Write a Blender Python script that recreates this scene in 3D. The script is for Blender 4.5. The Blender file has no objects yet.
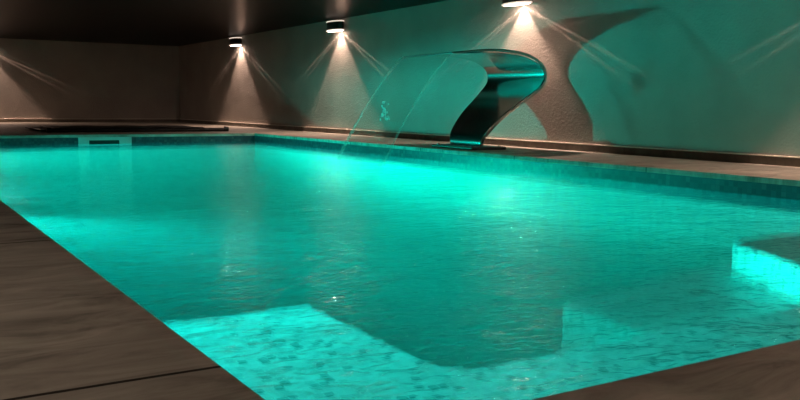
import bpy, bmesh, math, random
from mathutils import Vector, Matrix
random.seed(7)
D = bpy.data
C = bpy.context.scene.collection
sc = bpy.context.scene

# ------------------------------------------------------------------ layout (metres)
PW, PL = 6.2, 15.5          # pool opening
WX, WY = 7.85, 25.8         # right wall, back wall
LX, FY = -2.4, -3.2         # the two walls behind the camera
CH = 2.41                   # ceiling height
WZ = -0.172                 # water level
ZB, ZS, ZD = -0.40, -0.64, -1.30   # bench, step, pool floor

# ------------------------------------------------------------------ helpers
def box(bm, x0, x1, y0, y1, z0, z1):
    vs = [bm.verts.new((x, y, z)) for z in (z0, z1) for x, y in ((x0, y0), (x1, y0), (x1, y1), (x0, y1))]
    for f in ((3, 2, 1, 0), (4, 5, 6, 7), (0, 1, 5, 4), (1, 2, 6, 5), (2, 3, 7, 6), (3, 0, 4, 7)):
        bm.faces.new([vs[i] for i in f])
    return vs

def prism(bm, pts, z0, z1):
    lo = [bm.verts.new((x, y, z0)) for x, y in pts]
    hi = [bm.verts.new((x, y, z1)) for x, y in pts]
    n = len(pts)
    bm.faces.new(lo[::-1]); bm.faces.new(hi)
    for i in range(n):
        j = (i + 1) % n
        bm.faces.new((lo[i], lo[j], hi[j], hi[i]))

def lathe(bm, prof, n=48, sy=1.0):
    """rings of (radius, z); closed at both ends"""
    rings = []
    for r, z in prof:
        rings.append([bm.verts.new((r * math.cos(2 * math.pi * k / n), sy * r * math.sin(2 * math.pi * k / n), z)) for k in range(n)])
    for a, b in zip(rings[:-1], rings[1:]):
        for k in range(n):
            j = (k + 1) % n
            bm.faces.new((a[k], a[j], b[j], b[k]))
    bm.faces.new(rings[0][::-1]); bm.faces.new(rings[-1])

def tube(bm, pts, rads, n=10):
    rings = []
    for i, p in enumerate(pts):
        p = Vector(p)
        t = (Vector(pts[min(i + 1, len(pts) - 1)]) - Vector(pts[max(i - 1, 0)])).normalized()
        u = t.orthogonal().normalized() if abs(t.y) > .95 else t.cross(Vector((0, 1, 0))).normalized()
        v = t.cross(u)
        r = rads[i] if isinstance(rads, (list, tuple)) else rads
        rings.append([bm.verts.new(p + r * (u * math.cos(2 * math.pi * k / n) + v * math.sin(2 * math.pi * k / n))) for k in range(n)])
    for a, b in zip(rings[:-1], rings[1:]):
        for k in range(n):
            j = (k + 1) % n
            bm.faces.new((a[k], a[j], b[j], b[k]))
    bm.faces.new(rings[0][::-1]); bm.faces.new(rings[-1])

def obj(name, bm, mats, parent=None, smooth=False, bevel=0, seg=2):
    bmesh.ops.recalc_face_normals(bm, faces=bm.faces)
    me = D.meshes.new(name)
    bm.to_mesh(me); bm.free()
    for m in (mats if isinstance(mats, (list, tuple)) else [mats]):
        me.materials.append(m)
    if smooth:
        for p in me.polygons: p.use_smooth = True
    o = D.objects.new(name, me); C.objects.link(o)
    if parent: o.parent = parent
    if bevel:
        b = o.modifiers.new('bevel', 'BEVEL'); b.width = bevel; b.segments = seg; b.limit_method = 'ANGLE'
    return o

def structure(name, bm, mats, **k):
    o = obj(name, bm, mats, **k); o['kind'] = 'structure'; return o

def thing(name, label, cat, loc=(0, 0, 0), rz=0, group=None):
    o = D.objects.new(name, None); C.objects.link(o)
    o.empty_display_size = .1
    o.location = loc; o.rotation_euler = (0, 0, rz)
    o['label'] = label; o['category'] = cat
    if group: o['group'] = group
    return o

def catmull(P, n):
    out = []
    for i in range(len(P) - 1):
        p0 = P[max(i - 1, 0)]; p1 = P[i]; p2 = P[i + 1]; p3 = P[min(i + 2, len(P) - 1)]
        for k in range(n):
            t = k / n
            out.append(tuple(.5 * (2 * b + (c - a) * t + (2 * a - 5 * b + 4 * c - d) * t * t + (3 * b - a - 3 * c + d) * t ** 3)
                             for a, b, c, d in zip(p0, p1, p2, p3)))
    out.append(tuple(P[-1]))
    return out

# ------------------------------------------------------------------ materials
class NT:
    def __init__(self, name):
        self.m = D.materials.new(name); self.m.use_nodes = True
        self.t = self.m.node_tree; self.t.nodes.clear()
        self.out = self.n('ShaderNodeOutputMaterial')
    def n(self, kind, **kw):
        x = self.t.nodes.new(kind)
        for k, v in kw.items():
            if k.startswith('_'): setattr(x, k[1:], v)
            else: x.inputs[k.replace('__', ' ')].default_value = v
        return x
    def l(self, a, ao, b, bi): self.t.links.new(a.outputs[ao], b.inputs[bi])
    def math(self, op, a, b=None, c=None):
        x = self.t.nodes.new('ShaderNodeMath'); x.operation = op
        for i, v in enumerate((a, b, c)):
            if v is None: continue
            if isinstance(v, (int, float)): x.inputs[i].default_value = v
            else: self.t.links.new(v, x.inputs[i])
        return x.outputs[0]
    def ramp(self, stops):
        r = self.t.nodes.new('ShaderNodeValToRGB')
        e = r.color_ramp.elements
        while len(e) < len(stops): e.new(.5)
        for x, (p, c) in zip(e, stops): x.position = p; x.color = (*c, 1)
        return r

def plain(name, col, rough=.5, metal=0, spec=.5, emit=None, es=0):
    m = NT(name); b = m.n('ShaderNodeBsdfPrincipled', Base__Color=(*col, 1), Roughness=rough, Metallic=metal)
    b.inputs['Specular IOR Level'].default_value = spec
    if emit:
        b.inputs['Emission Color'].default_value = (*emit, 1); b.inputs['Emission Strength'].default_value = es
    m.l(b, 0, m.out, 0); return m.m

def plaster(name, c1, c2, bump=.6):
    m = NT(name); tc = m.n('ShaderNodeTexCoord')
    big = m.n('ShaderNodeTexNoise', Scale=1.3, Detail=4.0); m.l(tc, 'Object', big, 'Vector')
    r = m.ramp([(.3, c1), (.7, c2)]); m.l(big, 'Fac', r, 'Fac')
    fine = m.n('ShaderNodeTexNoise', Scale=26.0, Detail=5.0, Roughness=.65); m.l(tc, 'Object', fine, 'Vector')
    vor = m.n('ShaderNodeTexVoronoi', Scale=34.0); m.l(tc, 'Object', vor, 'Vector')
    h = m.math('MULTIPLY_ADD', vor.outputs['Distance'], .5, fine.outputs['Fac'])
    bp = m.n('ShaderNodeBump', Strength=bump, Distance=.012); m.t.links.new(h, bp.inputs['Height'])
    b = m.n('ShaderNodeBsdfPrincipled', Roughness=.85); b.inputs['Specular IOR Level'].default_value = .2
    m.l(r, 'Color', b, 'Base Color'); m.l(bp, 'Normal', b, 'Normal'); m.l(b, 0, m.out, 0)
    return m.m

def stone(name, cols, joints=None):
    """brown stone slabs: cloudy veins, narrow dark joints across at the given pitch"""
    m = NT(name); tc = m.n('ShaderNodeTexCoord')
    mp = m.n('ShaderNodeMapping', Scale=(1.0, 2.6, 1.0), Rotation=(0, 0, .5)); m.l(tc, 'Object', mp, 'Vector')
    n1 = m.n('ShaderNodeTexNoise', Scale=2.2, Detail=7.0, Roughness=.62, Distortion=1.1); m.l(mp, 0, n1, 'Vector')
    r = m.ramp([(.28, cols[0]), (.47, cols[1]), (.58, cols[2]), (.75, cols[3])]); m.l(n1, 'Fac', r, 'Fac')
    n2 = m.n('ShaderNodeTexNoise', Scale=60.0, Detail=3.0); m.l(tc, 'Object', n2, 'Vector')
    b = m.n('ShaderNodeBsdfPrincipled', Roughness=.62); b.inputs['Specular IOR Level'].default_value = .3
    sep = m.n('ShaderNodeSeparateXYZ'); m.l(tc, 'Object', sep, 0)
    wob = m.n('ShaderNodeTexNoise', Scale=3.0); m.l(tc, 'Object', wob, 'Vector')
    js = []
    for ax, pitch, off in joints or ():
        v = m.math('ADD', sep.outputs[ax], off)
        v = m.math('ADD', v, m.math('MULTIPLY', m.math('SUBTRACT', wob.outputs['Fac'], .5), .012))
        f = m.math('ABSOLUTE', m.math('SUBTRACT', m.math('FRACT', m.math('DIVIDE', v, pitch)), .5))
        js.append(m.math('GREATER_THAN', f, .5 - .008 / pitch))
    if js:
        j = js[0]
        for k in js[1:]: j = m.math('MAXIMUM', j, k)
        mx = m.n('ShaderNodeMix', _data_type='RGBA'); m.t.links.new(j, mx.inputs[0])
        m.l(r, 'Color', mx, 6); mx.inputs[7].default_value = (.02, .016, .012, 1)
        m.l(mx, 2, b, 'Base Color')
        h = m.math('SUBTRACT', m.math('MULTIPLY', n2.outputs['Fac'], .25), j)
    else:
        m.l(r, 'Color', b, 'Base Color'); h = m.math('MULTIPLY', n2.outputs['Fac'], .25)
    bp = m.n('ShaderNodeBump', Strength=.35, Distance=.004); m.t.links.new(h, bp.inputs['Height'])
    m.l(bp, 'Normal', b, 'Normal'); m.l(b, 0, m.out, 0)
    return m.m

def mosaic(name, stops, grout, s=.04, bump=.2):
    m = NT(name); tc = m.n('ShaderNodeTexCoord')
    off = m.n('ShaderNodeVectorMath', _operation='ADD'); off.inputs[1].default_value = (.0133, .0171, .0091); m.l(tc, 'Object', off, 0)
    sca = m.n('ShaderNodeVectorMath', _operation='SCALE'); sca.inputs['Scale'].default_value = 1 / s; m.l(off, 0, sca, 0)
    fl = m.n('ShaderNodeVectorMath', _operation='FLOOR'); m.l(sca, 0, fl, 0)
    wn = m.n('ShaderNodeTexWhiteNoise', _noise_dimensions='3D'); m.l(fl, 0, wn, 'Vector')
    r = m.ramp(stops); r.color_ramp.interpolation = 'CONSTANT'; m.l(wn, 'Value', r, 'Fac')
    # grout: the two in-plane axes of each face
    fr = m.n('ShaderNodeVectorMath', _operation='FRACTION'); m.l(sca, 0, fr, 0)
    sf = m.n('ShaderNodeSeparateXYZ'); m.l(fr, 0, sf, 0)
    ge = m.n('ShaderNodeNewGeometry'); sn = m.n('ShaderNodeSeparateXYZ'); m.l(ge, 'True Normal', sn, 0)
    g = None
    for ax in range(3):
        e = m.math('GREATER_THAN', m.math('ABSOLUTE', m.math('SUBTRACT', sf.outputs[ax], .5)), .45)
        e = m.math('MULTIPLY', e, m.math('LESS_THAN', m.math('ABSOLUTE', sn.outputs[ax]), .5))
        g = e if g is None else m.math('MAXIMUM', g, e)
    mx = m.n('ShaderNodeMix', _data_type='RGBA'); m.t.links.new(g, mx.inputs[0])
    m.l(r, 'Color', mx, 6); mx.inputs[7].default_value = (*grout, 1)
    b = m.n('ShaderNodeBsdfPrincipled', Roughness=.35); b.inputs['Specular IOR Level'].default_value = .3
    m.l(mx, 2, b, 'Base Color'); m.l(b, 0, m.out, 0)
    return m.m

WALL = plaster('wall_plaster', (.30, .275, .25), (.36, .33, .30))
CEIL = NT('dark_glossy_ceiling')
b_ = CEIL.n('ShaderNodeBsdfPrincipled', Base__Color=(.003, .0023, .002, 1), Roughness=.3)
b_.inputs['Specular IOR Level'].default_value = .03
CEIL.l(b_, 0, CEIL.out, 0); CEIL = CEIL.m
SLAB = stone('coping_stone', [(0.13, 0.12, 0.10), (0.33, 0.30, 0.25), (0.41, 0.375, 0.315), (0.55, 0.505, 0.43)], [(1, 2.15, -.55)])
DECK = stone('deck_stone', [(0.211, 0.197, 0.169), (0.309, 0.288, 0.248), (0.359, 0.334, 0.287), (0.456, 0.424, 0.365)], [(0, 1.1, .2), (1, 1.1, .4)])
SKIRT = stone('skirting_stone', [(0.094, 0.082, 0.069), (0.134, 0.117, 0.098), (0.148, 0.129, 0.108), (0.188, 0.164, 0.137)])
TILE = mosaic('pale_mosaic', [(0, (.12, .22, .22)), (.10, (.36, .46, .45)), (.32, (.46, .56, .55)), (.62, (.56, .63, .62))], (.62, .66, .65))
BASIN = mosaic('basin_mosaic', [(0, (.40, .48, .47)), (.3, (.46, .54, .53)), (.7, (.50, .58, .57))], (.50, .56, .55), .05)
STEP_LIT = mosaic('lit_step_mosaic', [(0, (.50, .60, .59)), (.12, (.66, .74, .73)), (.5, (.74, .82, .81))], (.74, .80, .79))  # paler than the bench: light on the step put into the tile colour
BAND_SHADE = mosaic('shaded_waterline_mosaic', [(0, (0.018, 0.042, 0.060)), (.3, (0.024, 0.060, 0.075)), (.65, (0.033, 0.075, 0.087)), (.9, (0.051, 0.096, 0.105))], (0.030, 0.060, 0.069), .05)  # dark blue tiles, the unlit shade above the water put into their colour
STEEL = plain('brushed_steel', (.55, .55, .54), .17, 1)
STEELD = plain('dark_flange', (.025, .025, .025), .5, 0)
CHROME = plain('chrome', (.8, .79, .77), .15, 1)
BRONZE = plain('lamp_body_bronze', (.06, .045, .038), .35, .6)
LENS = plain('lamp_lens', (.9, .85, .8), .4, 0, .5, (1, .72, .58), 12)
LENSU = plain('lamp_top_lens', (.9, .85, .8), .4, 0, .5, (1, .80, .66), .15)
BLACK = plain('black_cover', (.008, .008, .010), .5)
BLACKC = plain('black_plastic', (.012, .012, .013), .3)
WHITE = plain('white_plastic', (.40, .43, .42), .4)
RIM = plain('lit_rim', (.8, .78, .74), .35, 0, .5, (1, .78, .64), .9)
HOLLOW_SHADE = plain('hollow_shade', (.01, .012, .012), .7)

# water: clear, tinted, faintly milky; ripples only turn its gloss and bend the view a little
def water_mat(name, volume=True):
    m = NT(name); tc = m.n('ShaderNodeTexCoord')
    mp = m.n('ShaderNodeMapping', Scale=(.8, 1.25, 1), Rotation=(0, 0, .5)); m.l(tc, 'Object', mp, 'Vector')
    n1 = m.n('ShaderNodeTexNoise', Scale=2.6, Detail=2.0, Distortion=.6); m.l(mp, 0, n1, 'Vector')
    n2 = m.n('ShaderNodeTexNoise', Scale=11.0, Detail=2.0, Distortion=.4); m.l(mp, 0, n2, 'Vector')
    h = m.math('MULTIPLY_ADD', n2.outputs['Fac'], .22, n1.outputs['Fac'])
    bp = m.n('ShaderNodeBump', Strength=1.0, Distance=.06); m.t.links.new(h, bp.inputs['Height'])
    n3 = m.n('ShaderNodeTexNoise', Scale=13.0, Detail=1.0, Distortion=.8); m.l(mp, 0, n3, 'Vector')
    h3 = m.math('MULTIPLY_ADD', n3.outputs['Fac'], .35, m.math('MULTIPLY', n1.outputs['Fac'], 1.0))
    bg = m.n('ShaderNodeBump', Strength=1.0, Distance=.05); m.t.links.new(h3, bg.inputs['Height'])
    tr = m.n('ShaderNodeBsdfTransparent', Color=(1, 1, 1, 1))
    rf = m.n('ShaderNodeBsdfRefraction', Color=(1, 1, 1, 1), Roughness=.0, IOR=1.004); m.l(bp, 'Normal', rf, 'Normal')
    mx = m.n('ShaderNodeMixShader', Fac=.6); m.l(tr, 0, mx, 1); m.l(rf, 0, mx, 2)
    gl = m.n('ShaderNodeBsdfGlossy', Roughness=.03); m.l(bg, 'Normal', gl, 'Normal')
    fr = m.n('ShaderNodeFresnel', IOR=1.33); m.l(bg, 'Normal', fr, 'Normal')
    f = m.math('MINIMUM', m.math('MULTIPLY', fr.outputs[0], .9), .5)
    m2 = m.n('ShaderNodeMixShader'); m.t.links.new(f, m2.inputs[0]); m.l(mx, 0, m2, 1); m.l(gl, 0, m2, 2)
    m.l(m2, 0, m.out, 'Surface')
    if volume:
        va = m.n('ShaderNodeVolumeAbsorption', Color=(.10, .90, .87, 1), Density=.46)
        vs = m.n('ShaderNodeVolumeScatter', Color=(.55, 1, .96, 1), Density=.013, Anisotropy=.0)
        ad = m.n('ShaderNodeAddShader'); m.l(va, 0, ad, 0); m.l(vs, 0, ad, 1); m.l(ad, 0, m.out, 'Volume')
    return m.m
WATER = water_mat('pool_water')
m_ = NT('falling_water')
tr_ = m_.n('ShaderNodeBsdfTransparent', Color=(.96, .99, .98, 1)); gl_ = m_.n('ShaderNodeBsdfGlossy', Color=(.9, 1, .97, 1), Roughness=.12)
tl_ = m_.n('ShaderNodeBsdfTranslucent', Color=(.8, .95, .9, 1)); ad_ = m_.n('ShaderNodeMixShader', Fac=.5)
m_.l(gl_, 0, ad_, 1); m_.l(tl_, 0, ad_, 2)
mx_ = m_.n('ShaderNodeMixShader', Fac=.06); m_.l(tr_, 0, mx_, 1); m_.l(ad_, 0, mx_, 2); m_.l(mx_, 0, m_.out, 0)
FALL = m_.m
RILL = FALL.copy(); RILL.name = 'rim_water'
[n for n in RILL.node_tree.nodes if n.type == 'MIX_SHADER'][1].inputs[0].default_value = .22
m_ = NT('spray_water')
tr_ = m_.n('ShaderNodeBsdfTransparent'); df_ = m_.n('ShaderNodeBsdfTranslucent', Color=(.98, .98, .97, 1)); gl_ = m_.n('ShaderNodeBsdfDiffuse', Color=(.95, .95, .94, 1))
a_ = m_.n('ShaderNodeMixShader', Fac=.5); m_.l(df_, 0, a_, 1); m_.l(gl_, 0, a_, 2)
b2_ = m_.n('ShaderNodeMixShader', Fac=.6); m_.l(tr_, 0, b2_, 1); m_.l(a_, 0, b2_, 2); m_.l(b2_, 0, m_.out, 0)
SPRAY = m_.m

# ------------------------------------------------------------------ the room
T = .2
def wall(name, *a, m=WALL):
    bm = bmesh.new(); box(bm, *a); return structure(name, bm, m)
wall('wall_right', WX, WX + T, FY - T, WY + T, -.3, CH + T)
wall('wall_back', LX - T, WX, WY, WY + T, -.3, CH + T)
wall('wall_left', LX - T, LX, FY - T, WY, -.3, CH + T)
wall('wall_front', LX, WX, FY - T, FY, -.3, CH + T)
wall('ceiling', LX, WX, FY, WY, CH, CH + .1, m=CEIL)

def frame(bm, o, i, z0, z1):
    (a0, a1, b0, b1), (c0, c1, d0, d1) = o, i
    box(bm, a0, a1, b0, d0, z0, z1); box(bm, a0, a1, d1, b1, z0, z1)
    box(bm, a0, c0, d0, d1, z0, z1); box(bm, c1, a1, d0, d1, z0, z1)
CO = .72
bm = bmesh.new(); frame(bm, (LX, WX, FY, WY), (-CO, PW + CO, -CO, PL + CO), -.2, 0)
structure('floor', bm, DECK)
bm = bmesh.new(); frame(bm, (-CO, PW + CO, -CO, PL + CO), (0, PW, 0, PL), -.05, .001)
structure('floor_coping', bm, SLAB)
bh, bt = .11, .03
LEDGE_LIGHT = plain('lit_ledge_tone', (.80, .73, .63), .5)  # pale tone stands for lamplight caught on the skirting ledge
def skirting(name, a, b):
    bm = bmesh.new(); box(bm, *a, 0, bh - .014); o = structure(name, bm, SKIRT)
    bm = bmesh.new(); box(bm, *b, bh - .014, bh); obj('lit_ledge', bm, LEDGE_LIGHT, o, bevel=.004)  # thin strip carries the painted ledge light
skirting('baseboard_right', (WX - bt, WX, FY, WY), (WX - bt - .006, WX, FY, WY))
skirting('baseboard_back', (LX, WX - bt, WY - bt, WY), (LX, WX - bt - .006, WY - bt - .006, WY))

# pool shell: walls, floor, benches and step
bm = bmesh.new()
q = .15
frame(bm, (-q, PW + q, -q, PL + q), (0, PW, 0, PL), ZD - .2, -.30)
box(bm, -q, PW + q, -q, PL + q, ZD - .2, ZD)
structure('floor_pool_basin', bm, BASIN)
bm = bmesh.new(); frame(bm, (-q, PW + q, -q, PL + q), (0, PW, 0, PL), -.30, -.05)
structure('trim_waterline_tiles', bm, BAND_SHADE)
# rounded cove where the far and right pool walls meet the floor
def cove(bm, p0, p1, nx, ny, R=.7, n=14):
    rows = []
    for px, py in (p0, p1):
        row = [bm.verts.new((px + nx * R * (1 - math.sin(a)), py + ny * R * (1 - math.sin(a)), ZD + R * (1 - math.cos(a)))) for a in [k * math.pi / 2 / n for k in range(n + 1)]]
        row.append(bm.verts.new((px, py, ZD))); rows.append(row)
    m_ = len(rows[0])
    for k in range(m_):
        j = (k + 1) % m_
        bm.faces.new((rows[0][k], rows[0][j], rows[1][j], rows[1][k]))
    bm.faces.new(rows[0]); bm.faces.new(rows[1][::-1])
bm = bmesh.new(); cove(bm, (PW, 1.25), (PW, PL), -1, 0); cove(bm, (0, PL), (PW, PL), 0, -1)
o = structure('floor_pool_cove', bm, BASIN, smooth=True); o.modifiers.new('edges', 'EDGE_SPLIT').split_angle = math.radians(35)
# one continuous underwater ledge: block in the near left corner, strip along the near wall, rounded inner corner
bm = bmesh.new()
r = .16; cx, cy = 1.17 + r, 1.25 + r
arc = [(cx + r * math.cos(a), cy + r * math.sin(a)) for a in [math.pi + k * math.pi / 2 / 8 for k in range(9)]]
prism(bm, [(0, 0), (PW, 0), (PW, 1.25)] + arc[::-1] + [(1.17, 2.50), (0, 2.50)], ZD, ZB)
o = structure('floor_pool_bench', bm, TILE, bevel=.02)
bm = bmesh.new(); prism(bm, [(2.80, 1.25), (5.2, 1.25), (5.2, 2.95), (4.7, 2.95), (3.75, 2.78), (3.25, 2.74), (3.08, 2.70), (3.0, 2.58)], ZD, ZS)
structure('floor_pool_step', bm, STEP_LIT, bevel=.06, seg=4)
bm = bmesh.new(); prism(bm, [(4.02, 1.25), (6.2, 1.25), (6.2, 2.76), (4.98, 2.76), (4.80, 2.72), (4.68, 2.58), (4.42, 2.03)], ZD, ZB + .004)
structure('floor_pool_stair', bm, TILE, bevel=.02)

# water body
bm = bmesh.new(); e = .004
box(bm, -e, PW + e, -e, PL + e, ZD - .05, WZ)
w = structure('floor_pool_water', bm, WATER)

# ------------------------------------------------------------------ wall lamps
def ang_light(name, loc, axis, out, power, col=(1, .66, .51)):
    """small lamp under a fixture: a reflector with a wide core and two narrow side beams each way, in the plane of the wall"""
    L = D.lights.new(name, 'POINT'); L.energy = power; L.shadow_soft_size = .012; L.color = col
    L.use_nodes = True; t = L.node_tree; t.nodes.clear()
    def nn(k): return t.nodes.new(k)
    def ma(op, a, b=None, c=None):
        x = nn('ShaderNodeMath'); x.operation = op
        for i, v in enumerate((a, b, c)):
            if v is None: continue
            if isinstance(v, (int, float)): x.inputs[i].default_value = v
            else: t.links.new(v, x.inputs[i])
        return x.outputs[0]
    g = nn('ShaderNodeNewGeometry'); s = nn('ShaderNodeSeparateXYZ'); t.links.new(g.outputs['Incoming'], s.inputs[0])
    along = s.outputs[axis]; away = s.outputs[1 - axis]; up = s.outputs[2]
    ang = ma('ARCTAN2', ma('ABSOLUTE', along), ma('MULTIPLY', up, -1))     # 0 = straight down
    deg = ma('MULTIPLY', ang, 180 / math.pi)
    core = nn('ShaderNodeMapRange'); core.interpolation_type = 'SMOOTHSTEP'
    t.links.new(deg, core.inputs[0])
    for i, v in ((1, 36.), (2, 45.), (3, 1.), (4, 0.)): core.inputs[i].default_value = v
    def beam(c, w, k):
        d = ma('DIVIDE', ma('SUBTRACT', deg, c), w)
        return ma('MULTIPLY', ma('EXPONENT', ma('MULTIPLY', ma('MULTIPLY', d, d), -1)), k)
    c = ma('MAXIMUM', ma('MULTIPLY', away, out), .03)       # share of the ray that heads for the wall
    wide = ma('MULTIPLY', ma('ADD', core.outputs[0], .008), ma('POWER', c, -1.1))
    thin = ma('MULTIPLY', ma('ADD', beam(61.5, .6, 2.6), beam(66., .6, 2.9)), ma('POWER', c, -.72))
    gate = nn('ShaderNodeMapRange'); gate.interpolation_type = 'SMOOTHSTEP'; t.links.new(c, gate.inputs[0])
    for i, v in ((1, .028), (2, .075), (3, 0.), (4, 1.)): gate.inputs[i].default_value = v
    thin = ma('MULTIPLY', thin, gate.outputs[0])
    tot = ma('ADD', wide, thin)
    room = ma('MULTIPLY', ma('LESS_THAN', ma('MULTIPLY', away, out), 0.), 19.)   # light thrown out into the room
    dwn = ma('MAXIMUM', ma('MULTIPLY', up, -1), 0.)
    roomd = ma('MULTIPLY', room, ma('ADD', ma('POWER', dwn, 2.), ma('MULTIPLY', dwn, .03)))
    towall = ma('MULTIPLY', tot, ma('GREATER_THAN', ma('MULTIPLY', away, out), 0.))
    em = nn('ShaderNodeEmission'); t.links.new(ma('ADD', towall, roomd), em.inputs['Strength'])
    em.inputs['Color'].default_value = (1, 1, 1, 1)
    o = nn('ShaderNodeOutputLight'); t.links.new(em.outputs[0], o.inputs[0])
    ob = D.objects.new(name, L); C.objects.link(ob); ob.location = loc
    return ob

def make_lamp(label):
    # local frame: wall plane at x = 0, room towards -x, origin at the underside of the drum
    t = thing('wall_lamp', label, 'lamp', group='lamps along the walls')
    SY, OX = 2.5, .15                                     # an oval drum, long side along the wall
    bm = bmesh.new(); lathe(bm, [(.122, .02), (.125, .024), (.125, .178), (.122, .182)], sy=SY)
    for v in bm.verts: v.co.x -= OX
    obj('drum', bm, BRONZE, t, bevel=.004)
    for z in (0, .178):
        bm = bmesh.new(); lathe(bm, [(.124, z), (.130, z + .004), (.130, z + .02), (.124, z + .024)], sy=SY)
        for v in bm.verts: v.co.x -= OX
        rim = obj('rim', bm, RIM, t)
        bm = bmesh.new(); zz = z - .003 if z == 0 else z + .024
        lathe(bm, [(.112, zz), (.112, zz + .003)], sy=SY * .98)
        for v in bm.verts: v.co.x -= OX
        obj('lens', bm, LENS if z == 0 else LENSU, rim)
    bm = bmesh.new(); box(bm, -.022, 0, -.09, .09, .04, .21); obj('mount_plate', bm, CHROME, t, bevel=.006)
    bm = bmesh.new(); box(bm, -.04, -.02, -.05, .05, .07, .14); obj('arm', bm, CHROME, t, bevel=.006)
    return t

def dup(root, loc, rz, label):
    r = root.copy(); C.objects.link(r); r.location = loc; r.rotation_euler = (0, 0, rz); r['label'] = label
    for ch in list(root.children):
        c = ch.copy(); C.objects.link(c); c.parent = r
        for g in ch.children:
            d = g.copy(); C.objects.link(d); d.parent = c
    return r

LZ = 2.145
P1 = 17.0
spots = [((WX, 20.45, LZ), 0, 'wall lamp high on right wall nearest the far corner'),
         ((WX, 14.75, LZ), 0, 'wall lamp high on right wall between corner lamp and curved steel spout'),
         ((WX, 8.85, LZ), 0, 'wall lamp directly above the curved steel spout, cut by the top of the photo'),
         ((WX, 2.95, LZ), 0, 'wall lamp on right wall nearest the camera, its beams fanning past the spout'),
         ((2.15, WY, LZ), math.pi / 2, 'wall lamp on the back wall above the black pool cover')]
spots += [((LX, 1.2, LZ), math.pi, 'added unseen fill lamp on the left wall beside the camera'),
          ((LX, 6.6, LZ), math.pi, 'added unseen fill lamp further along the left wall')]  # both unseen, added as fill to brighten the left deck
spots += [((3.6, FY, LZ), -math.pi / 2, 'added unseen fill lamp on the near wall behind the camera')]  # unseen too, added to brighten the near right deck
lamp = make_lamp(spots[0][2])
for i, (loc, rz, lab) in enumerate(spots):
    if i == 0: lamp.location = loc
    else: dup(lamp, loc, rz, lab)
    if rz == math.pi: ang_light('lamp_light', (loc[0] + .12, loc[1], loc[2] - .02), 1, -1, P1 * .36, (1, .80, .66))
    elif rz < 0: ang_light('lamp_light', (loc[0], loc[1] + .12, loc[2] - .02), 0, -1, P1 * 2.4, (1, .66, .50))
    elif rz == 0: ang_light('lamp_light', (loc[0] - .12, loc[1], loc[2] - .015), 1, 1, P1)
    else: ang_light('lamp_light', (loc[0], loc[1] - .12, loc[2] - .02), 0, 1, P1)

# ------------------------------------------------------------------ curved steel cascade spout
YC = 8.72
prof = [  # x, z, half width: from the foot up and over to the lip
    (6.725, .030, .37), (6.715, .12, .385), (6.78, .25, .44), (7.00, .48, .51), (7.28, .69, .59), (7.48, .84, .65),
    (7.59, .96, .665), (7.615, 1.07, .67), (7.57, 1.18, .67), (7.44, 1.275, .665), (7.22, 1.345, .66), (6.95, 1.375, .655),
    (6.65, 1.378, .65), (6.35, 1.355, .645), (6.12, 1.332, .64), (6.00, 1.318, .64)]
S = catmull(prof, 8)
sp = thing('cascade_spout', 'curved stainless steel waterfall spout on the right pool edge, pouring water', 'fountain', (6.7, YC, .001))
bm = bmesh.new(); rows = []
for i, (x, z, hw) in enumerate(S):
    x0, z0, _ = S[max(i - 1, 0)]; x1, z1, _ = S[min(i + 1, len(S) - 1)]
    tx, tz = x1 - x0, z1 - z0; L_ = math.hypot(tx, tz); nx, nz = -tz / L_, tx / L_
    th = .028 * (1 - .75 * max(0, (i / (len(S) - 1) - .75) / .25))
    row = []
    for s_, k in ((1, -1), (1, -.985), (1, .985), (1, 1), (-1, 1), (-1, .985), (-1, -.985), (-1, -1)):
        t2 = th * (.6 if abs(k) == 1 else 1)
        row.append(bm.verts.new((x + nx * t2 * s_ - 6.7, k * hw, z + nz * t2 * s_)))
    rows.append(row)
for a, b in zip(rows[:-1], rows[1:]):
    for k in range(8):
        j = (k + 1) % 8
        bm.faces.new((a[k], a[j], b[j], b[k]))
bm.faces.new(rows[0]); bm.faces.new(rows[-1][::-1])
o = obj('blade', bm, STEEL, sp, smooth=True)
o.modifiers.new('edges', 'EDGE_SPLIT').split_angle = math.radians(40)
bm = bmesh.new(); box(bm, -.26, .36, -.50, .50, 0, .045); obj('base_plate', bm, STEELD, sp, bevel=.012)
for sx, sy in ((-.18, -.43), (.28, -.43), (-.18, .43), (.28, .43)):
    bm = bmesh.new(); lathe(bm, [(.022, .045), (.022, .058), (.014, .062)], 12)
    for v in bm.verts: v.co.x += sx; v.co.y += sy
    obj('bolt', bm, STEEL, sp)

# falling sheet of water
fw = thing('falling_water', 'clear sheet of water falling from the spout lip into the pool', 'water', (5.6, YC, WZ))
def arc_pt(t, y):            # ballistic path from the lip
    x = 5.98 - FVX * t; z = 1.312 - .5 * FG * t * t - .95 * t
    return (x - 5.6, y - YC, z - WZ)
FVX, FG = 1.0, .85
tt = [1.05 * k / 20 for k in range(21)]
bm = bmesh.new(); rows = []
for t in tt:
    hw = .62
    row = []
    for d in (.003, -.003):
        for k in range(13):
            y = YC + (k / 6 - 1) * hw
            p = arc_pt(t, y); row.append(bm.verts.new((p[0] + d + .012 * math.sin(5 * t + k), p[1], max(p[2], .002))))
    rows.append(row)
for a, b in zip(rows[:-1], rows[1:]):
    for k in range(12):
        bm.faces.new((a[k], a[k + 1], b[k + 1], b[k])); bm.faces.new((a[k + 13], b[k + 13], b[k + 14], a[k + 14]))
    bm.faces.new((a[0], b[0], b[13], a[13])); bm.faces.new((a[12], a[25], b[25], b[12]))
obj('sheet', bm, FALL, fw, smooth=True)
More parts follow.
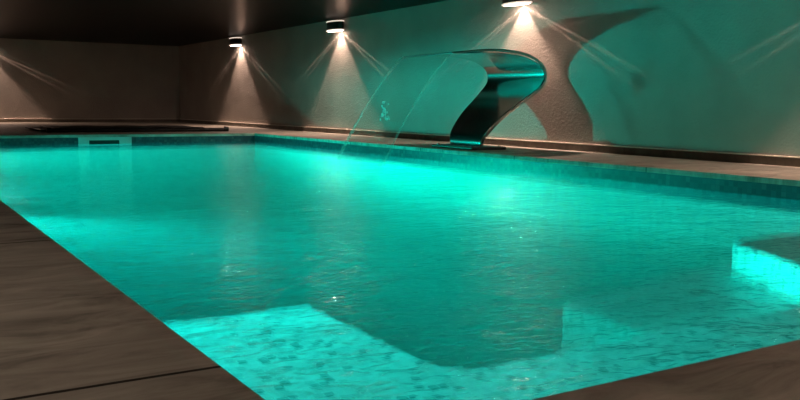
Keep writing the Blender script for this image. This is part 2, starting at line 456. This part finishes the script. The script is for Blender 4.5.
for s_ in (-1, 1):
    bm = bmesh.new()
    tube(bm, [(lambda p: (p[0], p[1], max(p[2], .01)))(arc_pt(t, YC + s_ * .62)) for t in tt], [.016 + .008 * math.sin(7 * t + s_) for t in tt], 8)
    obj('rim_stream', bm, RILL, fw, smooth=True)
bm = bmesh.new()
for k in range(24):
    c = Vector((random.gauss(-.18, .03), random.gauss(.16, .04), random.gauss(.72, .065)))
    bmesh.ops.create_icosphere(bm, subdivisions=2, radius=random.uniform(.008, .022), matrix=Matrix.Translation(c) @ Matrix.Diagonal((1, 1, random.uniform(.8, 1.7), 1)))
obj('splash', bm, SPRAY, fw, smooth=True)

# ------------------------------------------------------------------ black pool cover lying on the far deck
cv = thing('pool_cover', 'long flat black pool cover lying on the deck behind the far pool edge', 'cover', (4.1, 16.75, .0))
def sheet(bm, x0, x1, y0, y1, z, th, n=40, amp=.01, ph=0):
    top, bot = [], []
    for i in range(n + 1):
        x = x0 + (x1 - x0) * i / n
        for lst, zz in ((top, z + th), (bot, z)):
            lst.append([bm.verts.new((x, y0 + (y1 - y0) * j / 8 + .02 * math.sin(i * .9 + j + ph), zz + amp * (.5 + .5 * math.sin(i * .55 + j * 1.3 + ph)))) for j in range(9)])
    for i in range(n):
        for j in range(8):
            bm.faces.new((top[i][j], top[i + 1][j], top[i + 1][j + 1], top[i][j + 1]))
            bm.faces.new((bot[i][j], bot[i][j + 1], bot[i + 1][j + 1], bot[i + 1][j]))
        bm.faces.new((top[i][0], bot[i][0], bot[i + 1][0], top[i + 1][0])); bm.faces.new((top[i][8], top[i + 1][8], bot[i + 1][8], bot[i][8]))
    for i in (0, n):
        for j in range(8):
            bm.faces.new((top[i][j], top[i][j + 1], bot[i][j + 1], bot[i][j]))
for k, (x0, x1, y0, y1) in enumerate(((-1.75, 1.85, .12, 2.5), (-1.85, 1.70, .10, 2.3), (-1.6, 1.5, .16, 2.0))):
    bm = bmesh.new(); sheet(bm, x0, x1, y0, y1, .002 + .032 * k, .018, ph=k * 1.7)
    obj('folded_layer', bm, BLACK, cv, smooth=True)
bm = bmesh.new(); tube(bm, [(-1.75, .06, .042), (1.95, .06, .042)], .04, 20); rl = obj('roller', bm, BLACKC, cv)
for x in (-1.78, 1.92):
    bm = bmesh.new(); tube(bm, [(x, .06, .055), (x + .08, .06, .055)], .055, 20); obj('end_cap', bm, BLACKC, rl)

# ------------------------------------------------------------------ skimmer in the far waterline tiles
sk = thing('pool_skimmer', 'white skimmer plate with dark slot in the far waterline tiles', 'pool skimmer', (3.15, PL, -.14))
bm = bmesh.new()
for a in ((-.49, .49, .035, .095), (-.49, .49, -.085, -.045), (-.49, -.30, -.045, .035), (.26, .49, -.045, .035)):
    box(bm, a[0], a[1], -.03, -.002, a[2], a[3])
obj('faceplate', bm, WHITE, sk)
bm = bmesh.new(); box(bm, -.31, .27, -.012, -.0025, -.046, .036); obj('slot', bm, HOLLOW_SHADE, sk)  # solid dark panel, the shade of the opening put into its colour
bm = bmesh.new(); box(bm, -.29, .25, -.024, -.014, -.04, -.012); obj('flap', bm, BLACKC, sk, bevel=.003)

# ------------------------------------------------------------------ underwater lights on the left pool wall (hidden by the coping)
TEAL = (.0, 1.0, .91)
def pool_light(y, power, z=-.47, col=TEAL, size=.09, wd=25., up0=9., up1=17., ups=1.0, yaw=0., pw=1., cut=None):
    """point source behind a fan lens: aimed at +x, wd = fall-off below the horizontal (deg), up0..up1 = upper cut-off"""
    L = D.lights.new('pool_light', 'POINT'); L.shadow_soft_size = size; L.energy = power; L.color = col
    L.use_nodes = True; t = L.node_tree; t.nodes.clear()
    def nn(k): return t.nodes.new(k)
    def ma(op, a, b=None):
        x = nn('ShaderNodeMath'); x.operation = op
        for i, v in enumerate((a, b)):
            if v is None: continue
            if isinstance(v, (int, float)): x.inputs[i].default_value = v
            else: t.links.new(v, x.inputs[i])
        return x.outputs[0]
    g = nn('ShaderNodeNewGeometry'); s = nn('ShaderNodeSeparateXYZ'); t.links.new(g.outputs['Incoming'], s.inputs[0])
    a = math.radians(yaw)
    fw_ = ma('ADD', ma('MULTIPLY', s.outputs[0], math.cos(a)), ma('MULTIPLY', s.outputs[1], math.sin(a)))
    fw_ = ma('MAXIMUM', fw_, 0.)
    el = ma('MULTIPLY', ma('ARCSINE', s.outputs[2]), 180 / math.pi)
    dn = ma('DIVIDE', ma('MINIMUM', el, 0.), wd)
    dn = ma('EXPONENT', ma('MULTIPLY', ma('MULTIPLY', dn, dn), -1.))
    mr = nn('ShaderNodeMapRange'); mr.interpolation_type = 'SMOOTHSTEP'; t.links.new(el, mr.inputs[0])
    for i, v in ((1, up0), (2, up1), (3, ups), (4, 0.)): mr.inputs[i].default_value = v
    lo = nn('ShaderNodeMapRange'); lo.interpolation_type = 'SMOOTHSTEP'; t.links.new(el, lo.inputs[0])
    for i, v in ((1, -6.), (2, 3.), (3, 1. / ups), (4, 1.)): lo.inputs[i].default_value = v
    dn = ma('MULTIPLY', dn, lo.outputs[0])
    if cut:
        ct = nn('ShaderNodeMapRange'); ct.interpolation_type = 'SMOOTHSTEP'; t.links.new(el, ct.inputs[0])
        for i, v in ((1, cut[0]), (2, cut[1]), (3, 0.), (4, 1.)): ct.inputs[i].default_value = v
        dn = ma('MULTIPLY', dn, ct.outputs[0])
    em = nn('ShaderNodeEmission'); t.links.new(ma('MULTIPLY', ma('MULTIPLY', ma('POWER', fw_, pw), dn), mr.outputs[0]), em.inputs['Strength'])
    o = nn('ShaderNodeOutputLight'); t.links.new(em.outputs[0], o.inputs[0])
    ob = D.objects.new('pool_light', L); C.objects.link(ob); ob.location = (.12, y, z)
    return ob
pool_light(14.1, 2150, wd=10., ups=5.2, yaw=-42, pw=3., size=.14, col=(0, 1, .82))
pool_light(9.4, 3400, wd=13., up0=1., up1=5., yaw=16, pw=1.2)
pool_light(5.6, 18000, z=-.25, wd=6., up0=0., up1=3., size=.04, yaw=-75, pw=5., cut=(-4.4, -3.4))

# ------------------------------------------------------------------ world, camera, view
W = D.worlds.new('night'); sc.world = W; W.use_nodes = True
W.node_tree.nodes['Background'].inputs[0].default_value = (.01, .012, .016, 1)
W.node_tree.nodes['Background'].inputs[1].default_value = .2

cam = D.cameras.new('camera'); co = D.objects.new('camera', cam); C.objects.link(co); sc.camera = co
cam.sensor_fit = 'HORIZONTAL'; cam.sensor_width = 36; cam.lens = 851.957 / 800 * 36
cam.clip_start = .02
R = ((.849, -.050, .525), (-.528, -.100, .844), (.011, -.994, -.111))   # world axes <- camera right, down, forward
right = Vector([r[0] for r in R]).normalized(); fwd = Vector([r[2] for r in R]).normalized()
down = fwd.cross(right).normalized(); 
m = Matrix((( right.x, -down.x, -fwd.x, -.68), (right.y, -down.y, -fwd.y, -1.337), (right.z, -down.z, -fwd.z, .62), (0, 0, 0, 1)))
co.matrix_world = m

sc.view_settings.view_transform = 'Standard'; sc.view_settings.look = 'None'
sc.view_settings.gamma = 1; sc.view_settings.use_curve_mapping = False
sc.view_settings.exposure = 0
cy = sc.cycles
cy.use_denoising = True
cy.max_bounces = 10; cy.diffuse_bounces = 4; cy.glossy_bounces = 4; cy.transmission_bounces = 6; cy.transparent_max_bounces = 16; cy.volume_bounces = 1
cy.sample_clamp_indirect = 12
